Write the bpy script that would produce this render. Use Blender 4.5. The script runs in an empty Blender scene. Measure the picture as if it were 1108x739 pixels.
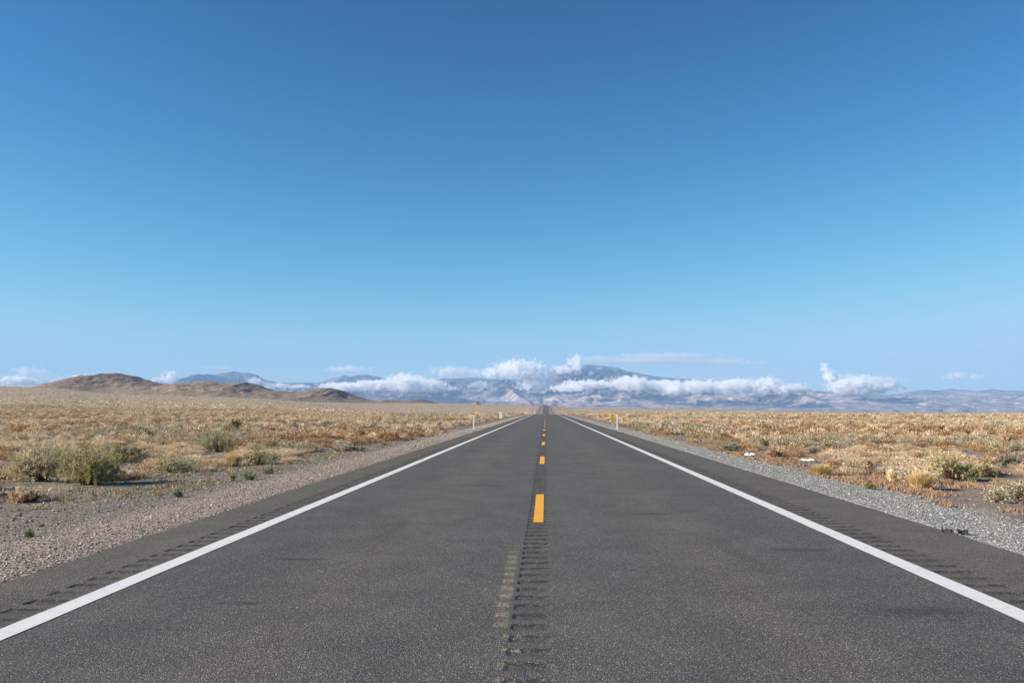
import bpy, math, random
import numpy as np
R = math.radians
rng = np.random.default_rng(7)
random.seed(7)
C = bpy.context.scene.collection
scene = bpy.context.scene

# ------------------------------------------------------------------ camera
F, CX, CY, H0 = 886.0, 554.0, 369.5, 1.557           # focal length and centre in photo pixels, eye height
PITCH = math.atan(73.2 / F)
YAW = math.atan(36.4 * math.cos(PITCH) / F)
cd = bpy.data.cameras.new('camera'); cam = bpy.data.objects.new('camera', cd); C.objects.link(cam)
cam.location = (0, 0, H0); cam.rotation_euler = (math.pi / 2 + PITCH, 0, YAW)
cd.sensor_width = 36; cd.lens = 36 * F / 1108; cd.clip_start = .1; cd.clip_end = 200000
scene.camera = cam

# ------------------------------------------------------------------ sky and sun
SUN_EL, SUN_AZ = R(25), R(-104)                      # azimuth clockwise from +Y: left and a little behind
world = bpy.data.worlds.new('World'); scene.world = world; world.use_nodes = True
wn = world.node_tree.nodes; wl = world.node_tree.links; wn.clear()
sky = wn.new('ShaderNodeTexSky'); sky.sky_type = 'NISHITA'; sky.sun_disc = False
sky.sun_elevation = SUN_EL; sky.sun_rotation = SUN_AZ
sky.altitude = 1500; sky.air_density = 1.0; sky.dust_density = 0.2; sky.ozone_density = 1.6
bg = wn.new('ShaderNodeBackground'); bg.inputs[1].default_value = 0.085
wo = wn.new('ShaderNodeOutputWorld')
# deeper, more saturated blue overhead, as through the clear dry air (and polariser) of the photograph
sp = wn.new('ShaderNodeSeparateColor'); cb = wn.new('ShaderNodeCombineColor'); wl.new(sky.outputs[0], sp.inputs[0])
def wmath(op, a, b=None):
    m = wn.new('ShaderNodeMath'); m.operation = op
    for q, v in enumerate((a, b)):
        if v is None: continue
        if isinstance(v, (int, float)): m.inputs[q].default_value = v
        else: wl.new(v, m.inputs[q])
    return m.outputs[0]
for i, (S, g, k) in enumerate(((3.7, 2.6, 3.7), (3.88, 2.02, 5.3), (4.28, 2.02, 6.3))):
    e = wmath('EXPONENT', wmath('MULTIPLY', wmath('POWER', wmath('DIVIDE', sp.outputs[i], S), g), -1.))
    wl.new(wmath('MULTIPLY', wmath('SUBTRACT', 1., e), k), cb.inputs[i])
wl.new(cb.outputs[0], bg.inputs[0]); wl.new(bg.outputs[0], wo.inputs[0])
sd = bpy.data.lights.new('sun', 'SUN'); sd.energy = 5.0; sd.angle = R(0.53); sd.color = (1.0, .90, .77)
sun = bpy.data.objects.new('sun', sd); C.objects.link(sun)
sdir = np.array([math.sin(SUN_AZ) * math.cos(SUN_EL), math.cos(SUN_AZ) * math.cos(SUN_EL), math.sin(SUN_EL)])
from mathutils import Vector
sun.rotation_euler = Vector(sdir).to_track_quat('Z', 'Y').to_euler(); sun.location = (-20, -5, 30)
vs = scene.view_settings; vs.view_transform = 'Standard'; vs.look = 'None'; vs.gamma = 1; vs.exposure = 0.8
cy = scene.cycles
cy.max_bounces = 32; cy.diffuse_bounces = 2; cy.glossy_bounces = 1; cy.transmission_bounces = 2; cy.volume_bounces = 28
cy.transparent_max_bounces = 16; cy.volume_max_steps = 256
cy.use_denoising = True
cy.use_adaptive_sampling = True

# ------------------------------------------------------------------ helpers
_cp, _sp, _cw, _sw = math.cos(PITCH), math.sin(PITCH), math.cos(YAW), math.sin(YAW)
FWD = np.array([-_sw * _cp, _cw * _cp, _sp]); RGT = np.array([_cw, _sw, 0.]); UPV = np.array([_sw * _sp, -_cw * _sp, _cp])
def ray(px, py):
    return FWD + RGT * ((px - CX) / F) + UPV * ((CY - py) / F)
def on_plane(px, py, z=0.):
    d = ray(px, py); t = (z - H0) / d[2]; return d[0] * t, d[1] * t
def at_depth(px, py, Y):
    d = ray(px, py); t = Y / d[1]; return d[0] * t, Y, H0 + d[2] * t
def azpx(x, y):
    """photo column in which a far point over (x, y) lies"""
    f = -_sw * x + _cw * np.maximum(y, 1e-3); s = _cw * x + _sw * y
    f = np.maximum(f, 1e-3)
    return CX + F * np.clip(s / f, -3, 3) / _cp
def skyz(px, py, Y):
    """height above the eye line per metre of depth for a skyline point"""
    return (442.7 - py) / F / (_cp ** 1)

def _hash(ix, iy, s):
    h = (ix.astype(np.int64) * 374761393 + iy.astype(np.int64) * 668265263 + s * 1442695041) & 0xffffffff
    h = ((h ^ (h >> 13)) * 1274126177) & 0xffffffff
    return ((h ^ (h >> 16)) & 0xffff) / 65535.0
def vnoise(x, y, s=0):
    x = np.asarray(x, float); y = np.asarray(y, float)
    ix = np.floor(x); iy = np.floor(y); fx = x - ix; fy = y - iy
    fx = fx * fx * fx * (fx * (fx * 6 - 15) + 10); fy = fy * fy * fy * (fy * (fy * 6 - 15) + 10)
    a = _hash(ix, iy, s); b = _hash(ix + 1, iy, s); c = _hash(ix, iy + 1, s); d = _hash(ix + 1, iy + 1, s)
    return (a + (b - a) * fx) * (1 - fy) + (c + (d - c) * fx) * fy
def fbm(x, y, o=4, s=0, g=.5):
    v = 0; a = 1; t = 0
    for k in range(o):
        v = v + a * vnoise(x * 2 ** k + 13.7 * k, y * 2 ** k - 7.1 * k, s + k); t += a; a *= g
    return v / t
def ridged(x, y, o=4, s=0, g=.5):
    v = 0; a = 1; t = 0
    for k in range(o):
        n = 1 - np.abs(2 * vnoise(x * 2 ** k + 3.3 * k, y * 2 ** k + 5.9 * k, s + k) - 1)
        v = v + a * n; t += a; a *= g
    return v / t
def sstep(a, b, x):
    t = np.clip((x - a) / (b - a), 0, 1); return t * t * (3 - 2 * t)

def tag(o, label=None, cat=None, group=None, kind=None):
    if label: o['label'] = label
    if cat: o['category'] = cat
    if group: o['group'] = group
    if kind: o['kind'] = kind
    return o
def mesh_from(name, V, Fs, mats, smooth=False, face_mat=None, col=None):
    """V (n,3); Fs (m,k) index array of equal-sized faces, or a list of such arrays"""
    me = bpy.data.meshes.new(name)
    if not isinstance(Fs, list): Fs = [Fs]
    Fs = [np.asarray(f, np.int32) for f in Fs if len(f)]
    V = np.asarray(V, np.float32)
    me.vertices.add(len(V)); me.vertices.foreach_set('co', V.ravel())
    nl = sum(f.size for f in Fs); nf = sum(len(f) for f in Fs)
    me.loops.add(nl); me.polygons.add(nf)
    me.loops.foreach_set('vertex_index', np.concatenate([f.ravel() for f in Fs]))
    tot = np.concatenate([np.full(len(f), f.shape[1], np.int32) for f in Fs])
    st = np.concatenate([[0], np.cumsum(tot)[:-1]]).astype(np.int32)
    me.polygons.foreach_set('loop_start', st)
    me.polygons.foreach_set('use_smooth', np.full(nf, bool(smooth)))
    if face_mat is not None: me.polygons.foreach_set('material_index', np.asarray(face_mat, np.int32))
    for m in (mats if isinstance(mats, (list, tuple)) else [mats]): me.materials.append(m)
    if col is not None:
        at = me.color_attributes.new('tint', 'FLOAT_COLOR', 'POINT')
        at.data.foreach_set('color', np.asarray(col, np.float32).ravel())
    me.update(calc_edges=True)
    return me
def link(name, me, parent=None, loc=None, rz=0., sc=None):
    o = bpy.data.objects.new(name, me); C.objects.link(o)
    if parent: o.parent = parent
    if loc is not None: o.location = loc
    if rz: o.rotation_euler = (0, 0, rz)
    if sc is not None: o.scale = sc if hasattr(sc, '__len__') else (sc,) * 3
    return o
class MB:
    """collects boxes, prisms and tubes; build() links them as one mesh object"""
    def __init__(s): s.v = []; s.f = []
    def poly(s, vs_, fs):
        n = len(s.v); s.v += [tuple(v) for v in vs_]; s.f += [tuple(i + n for i in f) for f in fs]; return s
    def box(s, c, d, rz=0., bev=0.):
        x, y, z = d[0] / 2, d[1] / 2, d[2] / 2; b = bev
        ca, sa = math.cos(rz), math.sin(rz); vs_ = []
        for zz in (-z, z):
            for px_, py_ in ((-x + b, -y), (x - b, -y), (x, -y + b), (x, y - b), (x - b, y), (-x + b, y), (-x, y - b), (-x, -y + b)):
                vs_.append((c[0] + px_ * ca - py_ * sa, c[1] + px_ * sa + py_ * ca, c[2] + zz))
        fs = [tuple(range(7, -1, -1)), tuple(range(8, 16))] + [(i, (i + 1) % 8, 8 + (i + 1) % 8, 8 + i) for i in range(8)]
        return s.poly(vs_, fs)
    def tube(s, a, b, r0, r1, n=10):
        a = Vector(a); b = Vector(b); q = (b - a).to_track_quat('Z', 'Y'); vs_ = []
        for p, r in ((a, r0), (b, r1)):
            for k in range(n):
                t = 2 * math.pi * k / n; vs_.append(p + q @ Vector((r * math.cos(t), r * math.sin(t), 0)))
        return s.poly(vs_, [tuple(range(n - 1, -1, -1)), tuple(range(n, 2 * n))] + [(i, (i + 1) % n, n + (i + 1) % n, n + i) for i in range(n)])
    def build(s, name, mat, parent=None):
        me = bpy.data.meshes.new(name); me.from_pydata(s.v, [], s.f); me.polygons.foreach_set('use_smooth', [False] * len(s.f)); me.materials.append(mat); me.update()
        o = bpy.data.objects.new(name, me); C.objects.link(o)
        if parent: o.parent = parent
        return o
def empty(name, loc, rz=0.):
    o = bpy.data.objects.new(name, None); C.objects.link(o); o.location = loc; o.rotation_euler = (0, 0, rz); o.empty_display_size = .2
    return o

# ------------------------------------------------------------------ material helpers
class NT:
    def __init__(s, name):
        s.m = bpy.data.materials.new(name); s.m.use_nodes = True; s.t = s.m.node_tree; s.t.nodes.clear()
        s.out = s.t.nodes.new('ShaderNodeOutputMaterial')
    def n(s, typ, **k):
        nd = s.t.nodes.new(typ)
        for a, v in k.items(): setattr(nd, a, v)
        return nd
    def put(s, sock, v):
        if isinstance(v, bpy.types.NodeSocket): s.t.links.new(v, sock)
        elif v is not None:
            if hasattr(v, '__len__') and len(v) == 3 and sock.type == 'RGBA': v = (*v, 1)
            sock.default_value = v
    def pos(s): return s.n('ShaderNodeNewGeometry').outputs['Position']
    def xyz(s, v):
        nd = s.n('ShaderNodeSeparateXYZ'); s.put(nd.inputs[0], v); return nd.outputs
    def math(s, op, a, b=None, c=None, clamp=False):
        nd = s.n('ShaderNodeMath', operation=op, use_clamp=clamp)
        for i, v in enumerate((a, b, c)):
            if v is not None: s.put(nd.inputs[i], v)
        return nd.outputs[0]
    def vmath(s, op, a, b=None):
        nd = s.n('ShaderNodeVectorMath', operation=op); s.put(nd.inputs[0], a)
        if b is not None: s.put(nd.inputs[1], b)
        return nd.outputs['Value'] if op in ('LENGTH', 'DISTANCE', 'DOT_PRODUCT') else nd.outputs[0]
    def noise(s, vec, scale, detail=3, rough=.55, dist=0.):
        nd = s.n('ShaderNodeTexNoise'); s.put(nd.inputs['Vector'], vec); nd.inputs['Scale'].default_value = scale
        nd.inputs['Detail'].default_value = detail; nd.inputs['Roughness'].default_value = rough; nd.inputs['Distortion'].default_value = dist
        return nd.outputs[0]
    def voro(s, vec, scale, out='Color', feature='F1'):
        nd = s.n('ShaderNodeTexVoronoi', feature=feature); s.put(nd.inputs['Vector'], vec); nd.inputs['Scale'].default_value = scale
        return nd.outputs[out]
    def ramp(s, f, stops):
        nd = s.n('ShaderNodeValToRGB'); s.put(nd.inputs[0], f); e = nd.color_ramp.elements
        while len(e) < len(stops): e.new(.5)
        for i, (p, c) in enumerate(stops):
            e[i].position = p; e[i].color = (*c, 1) if hasattr(c, '__len__') else (c, c, c, 1)
        return nd.outputs[0]
    def mr(s, v, a, b, c=0., d=1., smooth=True):
        nd = s.n('ShaderNodeMapRange', interpolation_type='SMOOTHSTEP' if smooth else 'LINEAR'); s.put(nd.inputs[0], v)
        for i, q in enumerate((a, b, c, d)): s.put(nd.inputs[i + 1], q)
        return nd.outputs[0]
    def mix(s, f, a, b, mode='MIX'):
        nd = s.n('ShaderNodeMix', data_type='RGBA', blend_type=mode); s.put(nd.inputs[0], f); s.put(nd.inputs[6], a); s.put(nd.inputs[7], b)
        return nd.outputs[2]
    def bump(s, h, dist=.01, st=1.):
        nd = s.n('ShaderNodeBump'); s.put(nd.inputs['Height'], h); nd.inputs['Distance'].default_value = dist; nd.inputs['Strength'].default_value = st
        return nd.outputs[0]
    def surf(s, col, rough=.8, normal=None, spec=.3, metal=0., emit=None):
        b = s.n('ShaderNodeBsdfPrincipled'); s.put(b.inputs['Base Color'], col); s.put(b.inputs['Roughness'], rough)
        b.inputs['Specular IOR Level'].default_value = spec; b.inputs['Metallic'].default_value = metal
        if normal: s.put(b.inputs['Normal'], normal)
        s.t.links.new(b.outputs[0], s.out.inputs[0]); return s.m
def simple(name, col, rough=.7, amp=.12, scale=8., spec=.3):
    t = NT(name); p = t.pos(); f = t.noise(p, scale, 4)
    c = t.mix(f, tuple(v * (1 - amp) for v in col), tuple(min(1, v * (1 + amp)) for v in col))
    return t.surf(c, rough, None, spec)

# ------------------------------------------------------------------ terrain height
SKY_PX = [-600, -200, 0, 40, 70, 100, 200, 300, 460, 515, 560, 590, 620, 750, 900, 1000, 1108, 1400, 2000]
SKY_PY = [404, 414, 419.6, 421, 422.5, 427, 430, 432.5, 435.3, 437, 438, 438.7, 440.7, 442.2, 445.4, 446.4, 445.8, 442, 440]
PAVE_L, PAVE_R = -4.9, 5.12
HILL_PX = [68, 75, 85, 95, 105, 115, 125, 135, 148, 155, 165, 180, 190, 205, 215, 228, 245, 255, 262, 270, 280, 290, 300, 305, 320, 330, 340, 350, 358, 368, 380, 395, 410, 418, 425, 432, 440, 452, 460, 472]
HILL_PY = [423.5, 421.5, 419, 414.5, 408.5, 405, 404, 404.5, 407, 410, 412.5, 416, 415.5, 413.5, 412.5, 412, 414.5, 414, 413.5, 414.5, 418, 422, 424, 423.5, 424.5, 425, 422, 419.5, 419, 421.5, 427, 432, 434, 433.2, 433, 434, 434.3, 432, 433, 436]
def Hbase(x, y):
    px = azpx(x, y)
    sl = (442.7 - np.interp(px, SKY_PX, SKY_PY)) / F / _cp      # skyline slope
    left = sstep(520, 250, px)
    s = sstep(800, 2000, y)
    dip = -4.8 * sstep(200, 900, y) * (1 - s) * (1 - left)
    slow = sstep(60, 2000, y) * left
    z = dip + (H0 + sl * 2000) * np.where(left > 0, s * (1 - left) + slow * left, s)
    far = np.maximum(y - 2000, 0)
    z = z + far * (sl - .004)
    return z
def Hroad(y): return Hbase(np.zeros_like(np.asarray(y, float)), np.asarray(y, float))
def H(x, y):
    x = np.asarray(x, float); y = np.asarray(y, float)
    z = Hbase(x, y)
    e = np.where(x < 0, PAVE_L - x, x - PAVE_R)                  # metres off the pavement
    side = -.016 - .19 * sstep(0, 2.6, e) - .06 * sstep(2.5, 7, e)
    side = side + sstep(1.5, 9, e) * (.34 * (fbm(x / 9, y / 9, 3, 5) - .5) + .10 * (fbm(x / 1.3, y / 1.3, 3, 9) - .5))
    side = side + sstep(40, 200, e) * (fbm(x / 90, y / 90, 3, 21) - .5) * 1.6 * sstep(100, 600, y)
    carve = -.06 - np.minimum(.45, np.maximum(y, 0) * .0006)
    return z + np.where(e < -.06, carve, side)

# ------------------------------------------------------------------ ground
def ground_material():
    t = NT('desert ground'); p = t.pos(); x, y, z = t.xyz(p)
    n1 = t.noise(p, .9, 4, .6); n2 = t.noise(p, .12, 3); nf = t.noise(p, 9, 4, .6); n3 = t.noise(p, .035, 4, .65)
    xw = t.math('ADD', x, t.math('MULTIPLY', t.math('SUBTRACT', n1, .5), 1.3))
    st = t.voro(p, 26, 'Color'); stv = t.n('ShaderNodeSeparateColor'); t.put(stv.inputs[0], st)
    stone = t.ramp(stv.outputs[0], [(0, (.10, .085, .075)), (.35, (.20, .165, .14)), (.7, (.30, .235, .2)), (.9, (.42, .36, .32)), (1, (.5, .46, .43))])
    pink = t.ramp(stv.outputs[1], [(0, (.20, .165, .14)), (.5, (.30, .225, .185)), (.8, (.36, .215, .18)), (1, (.5, .44, .4))])
    grey = t.ramp(stv.outputs[1], [(0, (.13, .13, .125)), (.4, (.26, .26, .25)), (.8, (.38, .38, .36)), (1, (.55, .54, .5))])
    stone_l = t.mix(.55, stone, pink)
    dirt = t.mix(t.mr(nf, .3, .7), (.125, .105, .088), (.245, .208, .172))
    dirt = t.mix(t.mr(stv.outputs[2], .72, .8), dirt, stone)
    red = t.mix(t.mr(nf, .35, .65), (.21, .17, .145), (.35, .26, .21))
    straw = t.mix(t.mr(t.noise(p, 1.7, 5, .7), .3, .7), (.20, .165, .125), (.48, .38, .26))
    straw = t.mix(t.math('MULTIPLY', t.mr(n3, .5, .62), .65), straw, (.33, .2, .1))
    grey = t.mix(t.math('MULTIPLY', t.mr(y, 25., 80.), .7), grey, (.42, .36, .29)); stone_l = t.mix(t.math('MULTIPLY', t.mr(y, 25., 80.), .6), stone_l, (.40, .33, .26))
    gl = t.mr(xw, -7.3, -6.5); gr = t.mr(xw, 7.9, 6.9)
    # side by side: left dirt, left gravel | right gravel, reddish verge, straw flat
    left = t.mix(gl, dirt, stone_l)
    far_l = t.mix(t.mr(xw, -9.0, -13.0), left, t.mix(t.mr(n1, .42, .6), dirt, straw))
    verge = t.mix(t.mr(n1, .4, .62), red, dirt)
    right = t.mix(gr, verge, grey)
    far_r = t.mix(t.mr(xw, 9.5, 15.), right, t.mix(t.mr(n1, .42, .6), dirt, straw))
    col = t.mix(t.math('GREATER_THAN', x, 0.), far_l, far_r)
    # from some distance on the plants close up and the flat takes their straw colour
    away = t.math('MULTIPLY', t.mr(y, 50., 260.), t.mr(t.math('ABSOLUTE', x), 8., 16.))
    tuft = t.mix(t.mr(t.noise(p, .35, 6, .75), .38, .62), (.26, .21, .155), (.56, .44, .31))
    band = t.mix(t.math('MULTIPLY', t.mr(t.noise(p, .012, 4, .6), .5, .62), .7), tuft, (.34, .26, .21))
    col = t.mix(away, col, band)
    h = t.math('ADD', t.math('MULTIPLY', t.voro(p, 26, 'Distance'), -.6), t.math('MULTIPLY', nf, .8))
    return t.surf(col, .95, t.bump(h, .03, .9), .1)
M_ground = ground_material()
tx = np.linspace(-9.2, 9.2, 461); ty = np.linspace(-3.2, 9.3, 420)
gx = 5.5 * np.sinh(tx) / 1.0; gy = 5.0 * np.sinh(ty) / 1.0 + 2
gx = gx[(gx > -27000) & (gx < 27000)]; gy = gy[gy < 14500]
# keep columns exactly on the pavement edges so that the carve under the road stays under it
gx = np.sort(np.concatenate([gx[(abs(gx - PAVE_L) > .25) & (abs(gx - PAVE_R) > .25)], [PAVE_L - .2, PAVE_L - .04, PAVE_L + .09, PAVE_L + .3, PAVE_R - .3, PAVE_R - .09, PAVE_R + .04, PAVE_R + .2]]))
X, Y = np.meshgrid(gx, gy); Z = H(X, Y)
def grid_faces(nr, nc):
    i = np.arange(nr * nc).reshape(nr, nc)
    return np.stack([i[:-1, :-1], i[:-1, 1:], i[1:, 1:], i[1:, :-1]], -1).reshape(-1, 4)
tag(link('ground', mesh_from('ground', np.stack([X, Y, Z], -1).reshape(-1, 3), grid_faces(*X.shape), M_ground, True)), kind='structure')

# ------------------------------------------------------------------ brown hills at the left
def hill_material():
    t = NT('brown rocky hill'); p = t.pos()
    n = t.noise(p, .012, 5, .65); n2 = t.noise(p, .07, 5, .7); n3 = t.noise(p, .3, 3, .7)
    c = t.mix(t.mr(n, .35, .65), (.25, .185, .135), (.38, .27, .185))
    c = t.mix(t.mr(n2, .56, .72), c, (.46, .36, .27))
    c = t.mix(t.mr(n2, .42, .30), c, (.12, .10, .085))
    c = t.mix(t.math('MULTIPLY', t.mr(n3, .45, .7), .5), c, (.15, .13, .10))
    return t.surf(c, .95, t.bump(n2, 5., .8), .05)
hx = np.linspace(-1750, -200, 900); hv = np.linspace(0, 1, 200)
YC = 2350.
HXg, HVg = np.meshgrid(hx, hv)
warp = (fbm(HXg / 260, HVg * 3, 3, 40) - .5)
yc = YC + 160 * (fbm(hx / 420, hx * 0, 2, 41) - .5)
HY = yc[None, :] + (HVg - .5) * 620
ppx = azpx(HXg + 60 * 0, np.full_like(HXg, YC))
crest = H0 + (442.7 - np.interp(azpx(hx, yc), HILL_PX, HILL_PY, left=430, right=440)) / F / _cp * yc
basez = Hbase(HXg, HY) - 1.0
v = (HVg - .5) * 2
gul = ridged(HXg / 120 + warp * 1.6, HVg * 1.3 + 5, 4, 44, .55)
dome = np.clip(1 - np.abs(v) ** 1.5, 0, 1)
bump_ = np.clip(crest - (Hbase(hx, yc)), 0, None)
mid = np.clip(1 - np.abs(v), 0, 1)
HZ = basez + bump_[None, :] * (dome * (1 + .30 * (gul - .62) * (1 - mid ** 3) * 1.6) + .05 * (fbm(HXg / 22, HY / 22, 3, 47) - .5) * dome) + 1.0 * mid
HZ += (4.6 * (ridged(HXg / 38 + warp, HY / 60, 4, 48) - .6) + 8 * (ridged(HXg / 85 - warp * 2, HY / 150, 3, 52) - .6)) * np.clip(bump_[None, :] / 25, 0, 1) * np.clip(mid * 3, 0, 1) * (1 - .5 * mid ** 6)
HZ -= 9 * (1 - sstep(0, .12, mid)) * 1.0
tag(link('brown_hills', mesh_from('brown_hills', np.stack([HXg, HY, HZ], -1).reshape(-1, 3), grid_faces(*HXg.shape), hill_material(), True)), kind='structure')

# ------------------------------------------------------------------ far mountain range
MT_PX = [-900, -400, -100, 60, 120, 190, 205, 218, 230, 240, 251, 260, 270, 278, 285, 300, 320, 345, 358, 366, 371, 378, 386, 395, 405, 415, 430, 450, 470, 480, 510, 540, 562, 580, 592, 597, 605, 615, 625, 640, 650, 665, 680, 700, 720, 735, 750, 780, 805, 830, 850, 870, 880, 895, 905, 940, 960, 975, 988, 1000, 1010, 1020, 1030, 1045, 1060, 1075, 1090, 1108, 1150, 1300, 1700, 2300]
MT_PY = [418, 419, 421, 421, 420, 413, 411, 409, 405.5, 404, 402, 403.5, 403.8, 406, 411, 414, 415, 414, 410, 408, 406.5, 408, 406.5, 406, 407, 410, 413, 413, 411.5, 410.4, 409.5, 411, 411, 405, 402, 400.5, 398, 397, 396.5, 396, 397, 399, 402.5, 406.5, 409.5, 410.5, 411.5, 413, 413, 415, 420, 424, 425.5, 425, 427, 427.5, 428.5, 427, 424.5, 422.6, 423.5, 423, 421.5, 423, 424.3, 422.4, 423.6, 424, 424, 420, 418, 420]
def mountain_material():
    t = NT('bare mountain rock'); p = t.pos()
    n = t.noise(p, .0009, 5, .6); n2 = t.noise(p, .004, 6, .65); n3 = t.noise(p, .02, 4, .7)
    c = t.mix(t.mr(n, .35, .65), (.22, .18, .165), (.38, .31, .275))
    c = t.mix(t.mr(n2, .52, .68), c, (.60, .53, .48))
    c = t.mix(t.mr(n2, .47, .36), c, (.10, .085, .08))
    z = t.xyz(p)[2]
    c = t.mix(t.math('MULTIPLY', t.mr(t.math('ADD', z, t.math('MULTIPLY', t.math('SUBTRACT', n2, .5), 900.)), 420., 700.), .6), c, (.07, .08, .07))
    return t.surf(c, .95, t.bump(n3, 60., .6), .02)
def mountain(name, ycrest, yfoot, x0, x1, nx, nv, pxs, pys, seed, amp, fx, mat):
    mx = np.linspace(x0, x1, nx); mv = np.linspace(0, 1.25, nv)
    A, Vv = np.meshgrid(mx, mv)
    yy = yfoot + (ycrest - yfoot) * Vv
    hs = H0 + (442.7 - np.interp(azpx(mx, np.full(nx, ycrest)), pxs, pys)) / F / _cp * ycrest
    hs = np.maximum(hs, 30)
    w = fbm(A / (fx * 2.2), Vv * 2.5, 3, seed + 1) - .5
    w2 = fbm(A / (fx * .8), Vv * 6, 3, seed + 7) - .5
    r = ridged(A / fx + w * 1.5 + w2 * .35, Vv * .9 + w2 * .3, 6, seed, .56)
    front = np.where(Vv <= 1, Vv, 1 - (Vv - 1) * 2.2)
    prof = np.clip(front, 0, 1) ** 1.15
    spur = np.clip(4 * front * (1 - front), 0, 1) ** .7
    Zm = hs[None, :] * (prof * (1 - .12 * spur) + amp * (r - .60) * spur) + 90 * (ridged(A / 380 + w * 3, yy / 700, 5, seed + 3) - .6) * np.clip(front * 3, 0, 1) * (.35 + .65 * spur)
    Zm = Zm - 120 * (1 - sstep(0, .08, front)) + sstep(0, .3, front) * 20
    o = link(name, mesh_from(name, np.stack([A, yy, Zm], -1).reshape(-1, 3), grid_faces(*A.shape), mat, True))
    return tag(o, kind='structure')
M_mt = mountain_material()
mountain('mountain_range', 24000, 15500, -22000, 22000, 1500, 300, MT_PX, MT_PY, 60, .75, 1250., M_mt)
FT_PX = [300, 430, 470, 500, 520, 548, 565, 585, 600, 622, 640, 655, 668, 680, 695, 715, 735, 760, 775, 790, 815, 850, 880, 905, 930, 950, 980, 1020, 1060, 1090, 1130, 1200, 1500]
FT_PY = [446, 444, 434, 431, 437, 431, 427, 424, 428, 423, 430, 425, 424, 425.5, 427, 432, 437, 433, 432.5, 436, 441, 444, 438, 434, 430.5, 429, 432, 436, 434, 428, 427, 430, 440]
mountain('foothills', 19500, 15000, -8000, 16000, 1000, 200, FT_PX, FT_PY, 90, .65, 620., M_mt)

# ------------------------------------------------------------------ air
hz = NT('pale air'); pv = hz.n('ShaderNodeVolumePrincipled'); pv.inputs['Color'].default_value = (.34, .60, 1, 1)
pv.inputs['Density'].default_value = 3.5e-5; pv.inputs['Anisotropy'].default_value = 0.
hz.t.links.new(pv.outputs[0], hz.out.inputs['Volume'])
HZB = (-31000., 31000., -300., 27000., -420., 1700.)
hm = MB().box(((HZB[0] + HZB[1]) / 2, (HZB[2] + HZB[3]) / 2, (HZB[4] + HZB[5]) / 2), (HZB[1] - HZB[0], HZB[3] - HZB[2], HZB[5] - HZB[4]), 0, 200.)
tag(hm.build('haze', hz.m), kind='stuff')

# ------------------------------------------------------------------ clouds (volumes: soft lobes broken up by noise)
def cloud(label, lobes, dens=.006, Y=18500., thick=1.0, amp=1.15, grey=1., flat=True, seed=0., deep=0.):
    """lobes: (px, py, half width px, half height px) seen in the photo; each becomes an ellipsoid at depth Y"""
    k = Y / F; L = []
    rr_ = random.Random(int(seed * 17))
    for (px, py, w, h) in lobes:
        rows_ = (0.,) if not deep or w < 12 else (0., -deep, deep * .6)      # a bank is several rows of puffs, one behind the other
        for q, dy in enumerate(rows_):
            x, yy, z = at_depth(px + (rr_.uniform(-7, 7) if q else 0), py + (rr_.uniform(0, 1.5) if q else 0), Y + dy + rr_.uniform(-250, 250))
            f_ = rr_.uniform(.72, .95) if q else 1.
            L.append((x, yy, z, w * k * f_, min(w, h * 3.2) * k * thick, h * k * f_))
    c0 = np.array([[a[0] - a[3] * 1.3, a[1] - a[4] * 1.3, a[2] - a[5] * 1.3] for a in L]).min(0)
    c1 = np.array([[a[0] + a[3] * 1.3, a[1] + a[4] * 1.3, a[2] + a[5] * 1.3] for a in L]).max(0)
    t = NT('cloud vapour'); p = t.pos()
    sc = 1 / (6.5 * k)
    nz = t.noise(t.vmath('ADD', p, (seed * 931., seed * 577., seed * 313.)), sc, 5, .6, .4)
    d = None
    for (x, yy, z, a, b, c) in L:
        q = t.vmath('LENGTH', t.vmath('DIVIDE', t.vmath('SUBTRACT', p, (x, yy, z)), (a, b, c)))
        e = t.math('SUBTRACT', 1., q)
        d = e if d is None else t.math('SMOOTH_MAX', d, e, .15)
    wp = t.vmath('ADD', p, (seed * 311., seed * 777., 0.))
    puff = t.math('SUBTRACT', .50, t.voro(wp, 1 / (6.0 * k), 'Distance'))
    puff2 = t.math('SUBTRACT', .50, t.voro(wp, 1 / (2.4 * k), 'Distance'))
    f = t.math('ADD', d, t.math('MULTIPLY', t.math('SUBTRACT', nz, .57), amp * 2.1))
    f = t.math('ADD', f, t.math('ADD', t.math('MULTIPLY', puff, 1.05), t.math('MULTIPLY', puff2, .5)))
    rho = t.math('MULTIPLY', t.mr(f, .02, .42), dens * 3.0)
    v = t.n('ShaderNodeVolumePrincipled'); v.inputs['Color'].default_value = (grey, grey, grey, 1); v.inputs['Anisotropy'].default_value = .0
    t.put(v.inputs['Density'], rho); t.t.links.new(v.outputs[0], t.out.inputs['Volume'])
    t.m.volume_intersection_method if hasattr(t.m, 'volume_intersection_method') else None
    t.m.cycles.volume_step_rate = 0.35 if hasattr(t.m, 'cycles') else 1
    mc = (c0 + c1) / 2; o = MB().box((0, 0, 0), tuple(c1 - c0), 0, 40.).build('cloud', t.m); o.location = tuple(mc)
    return tag(o, label, 'cloud', 'clouds hanging along the mountains')
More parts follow.
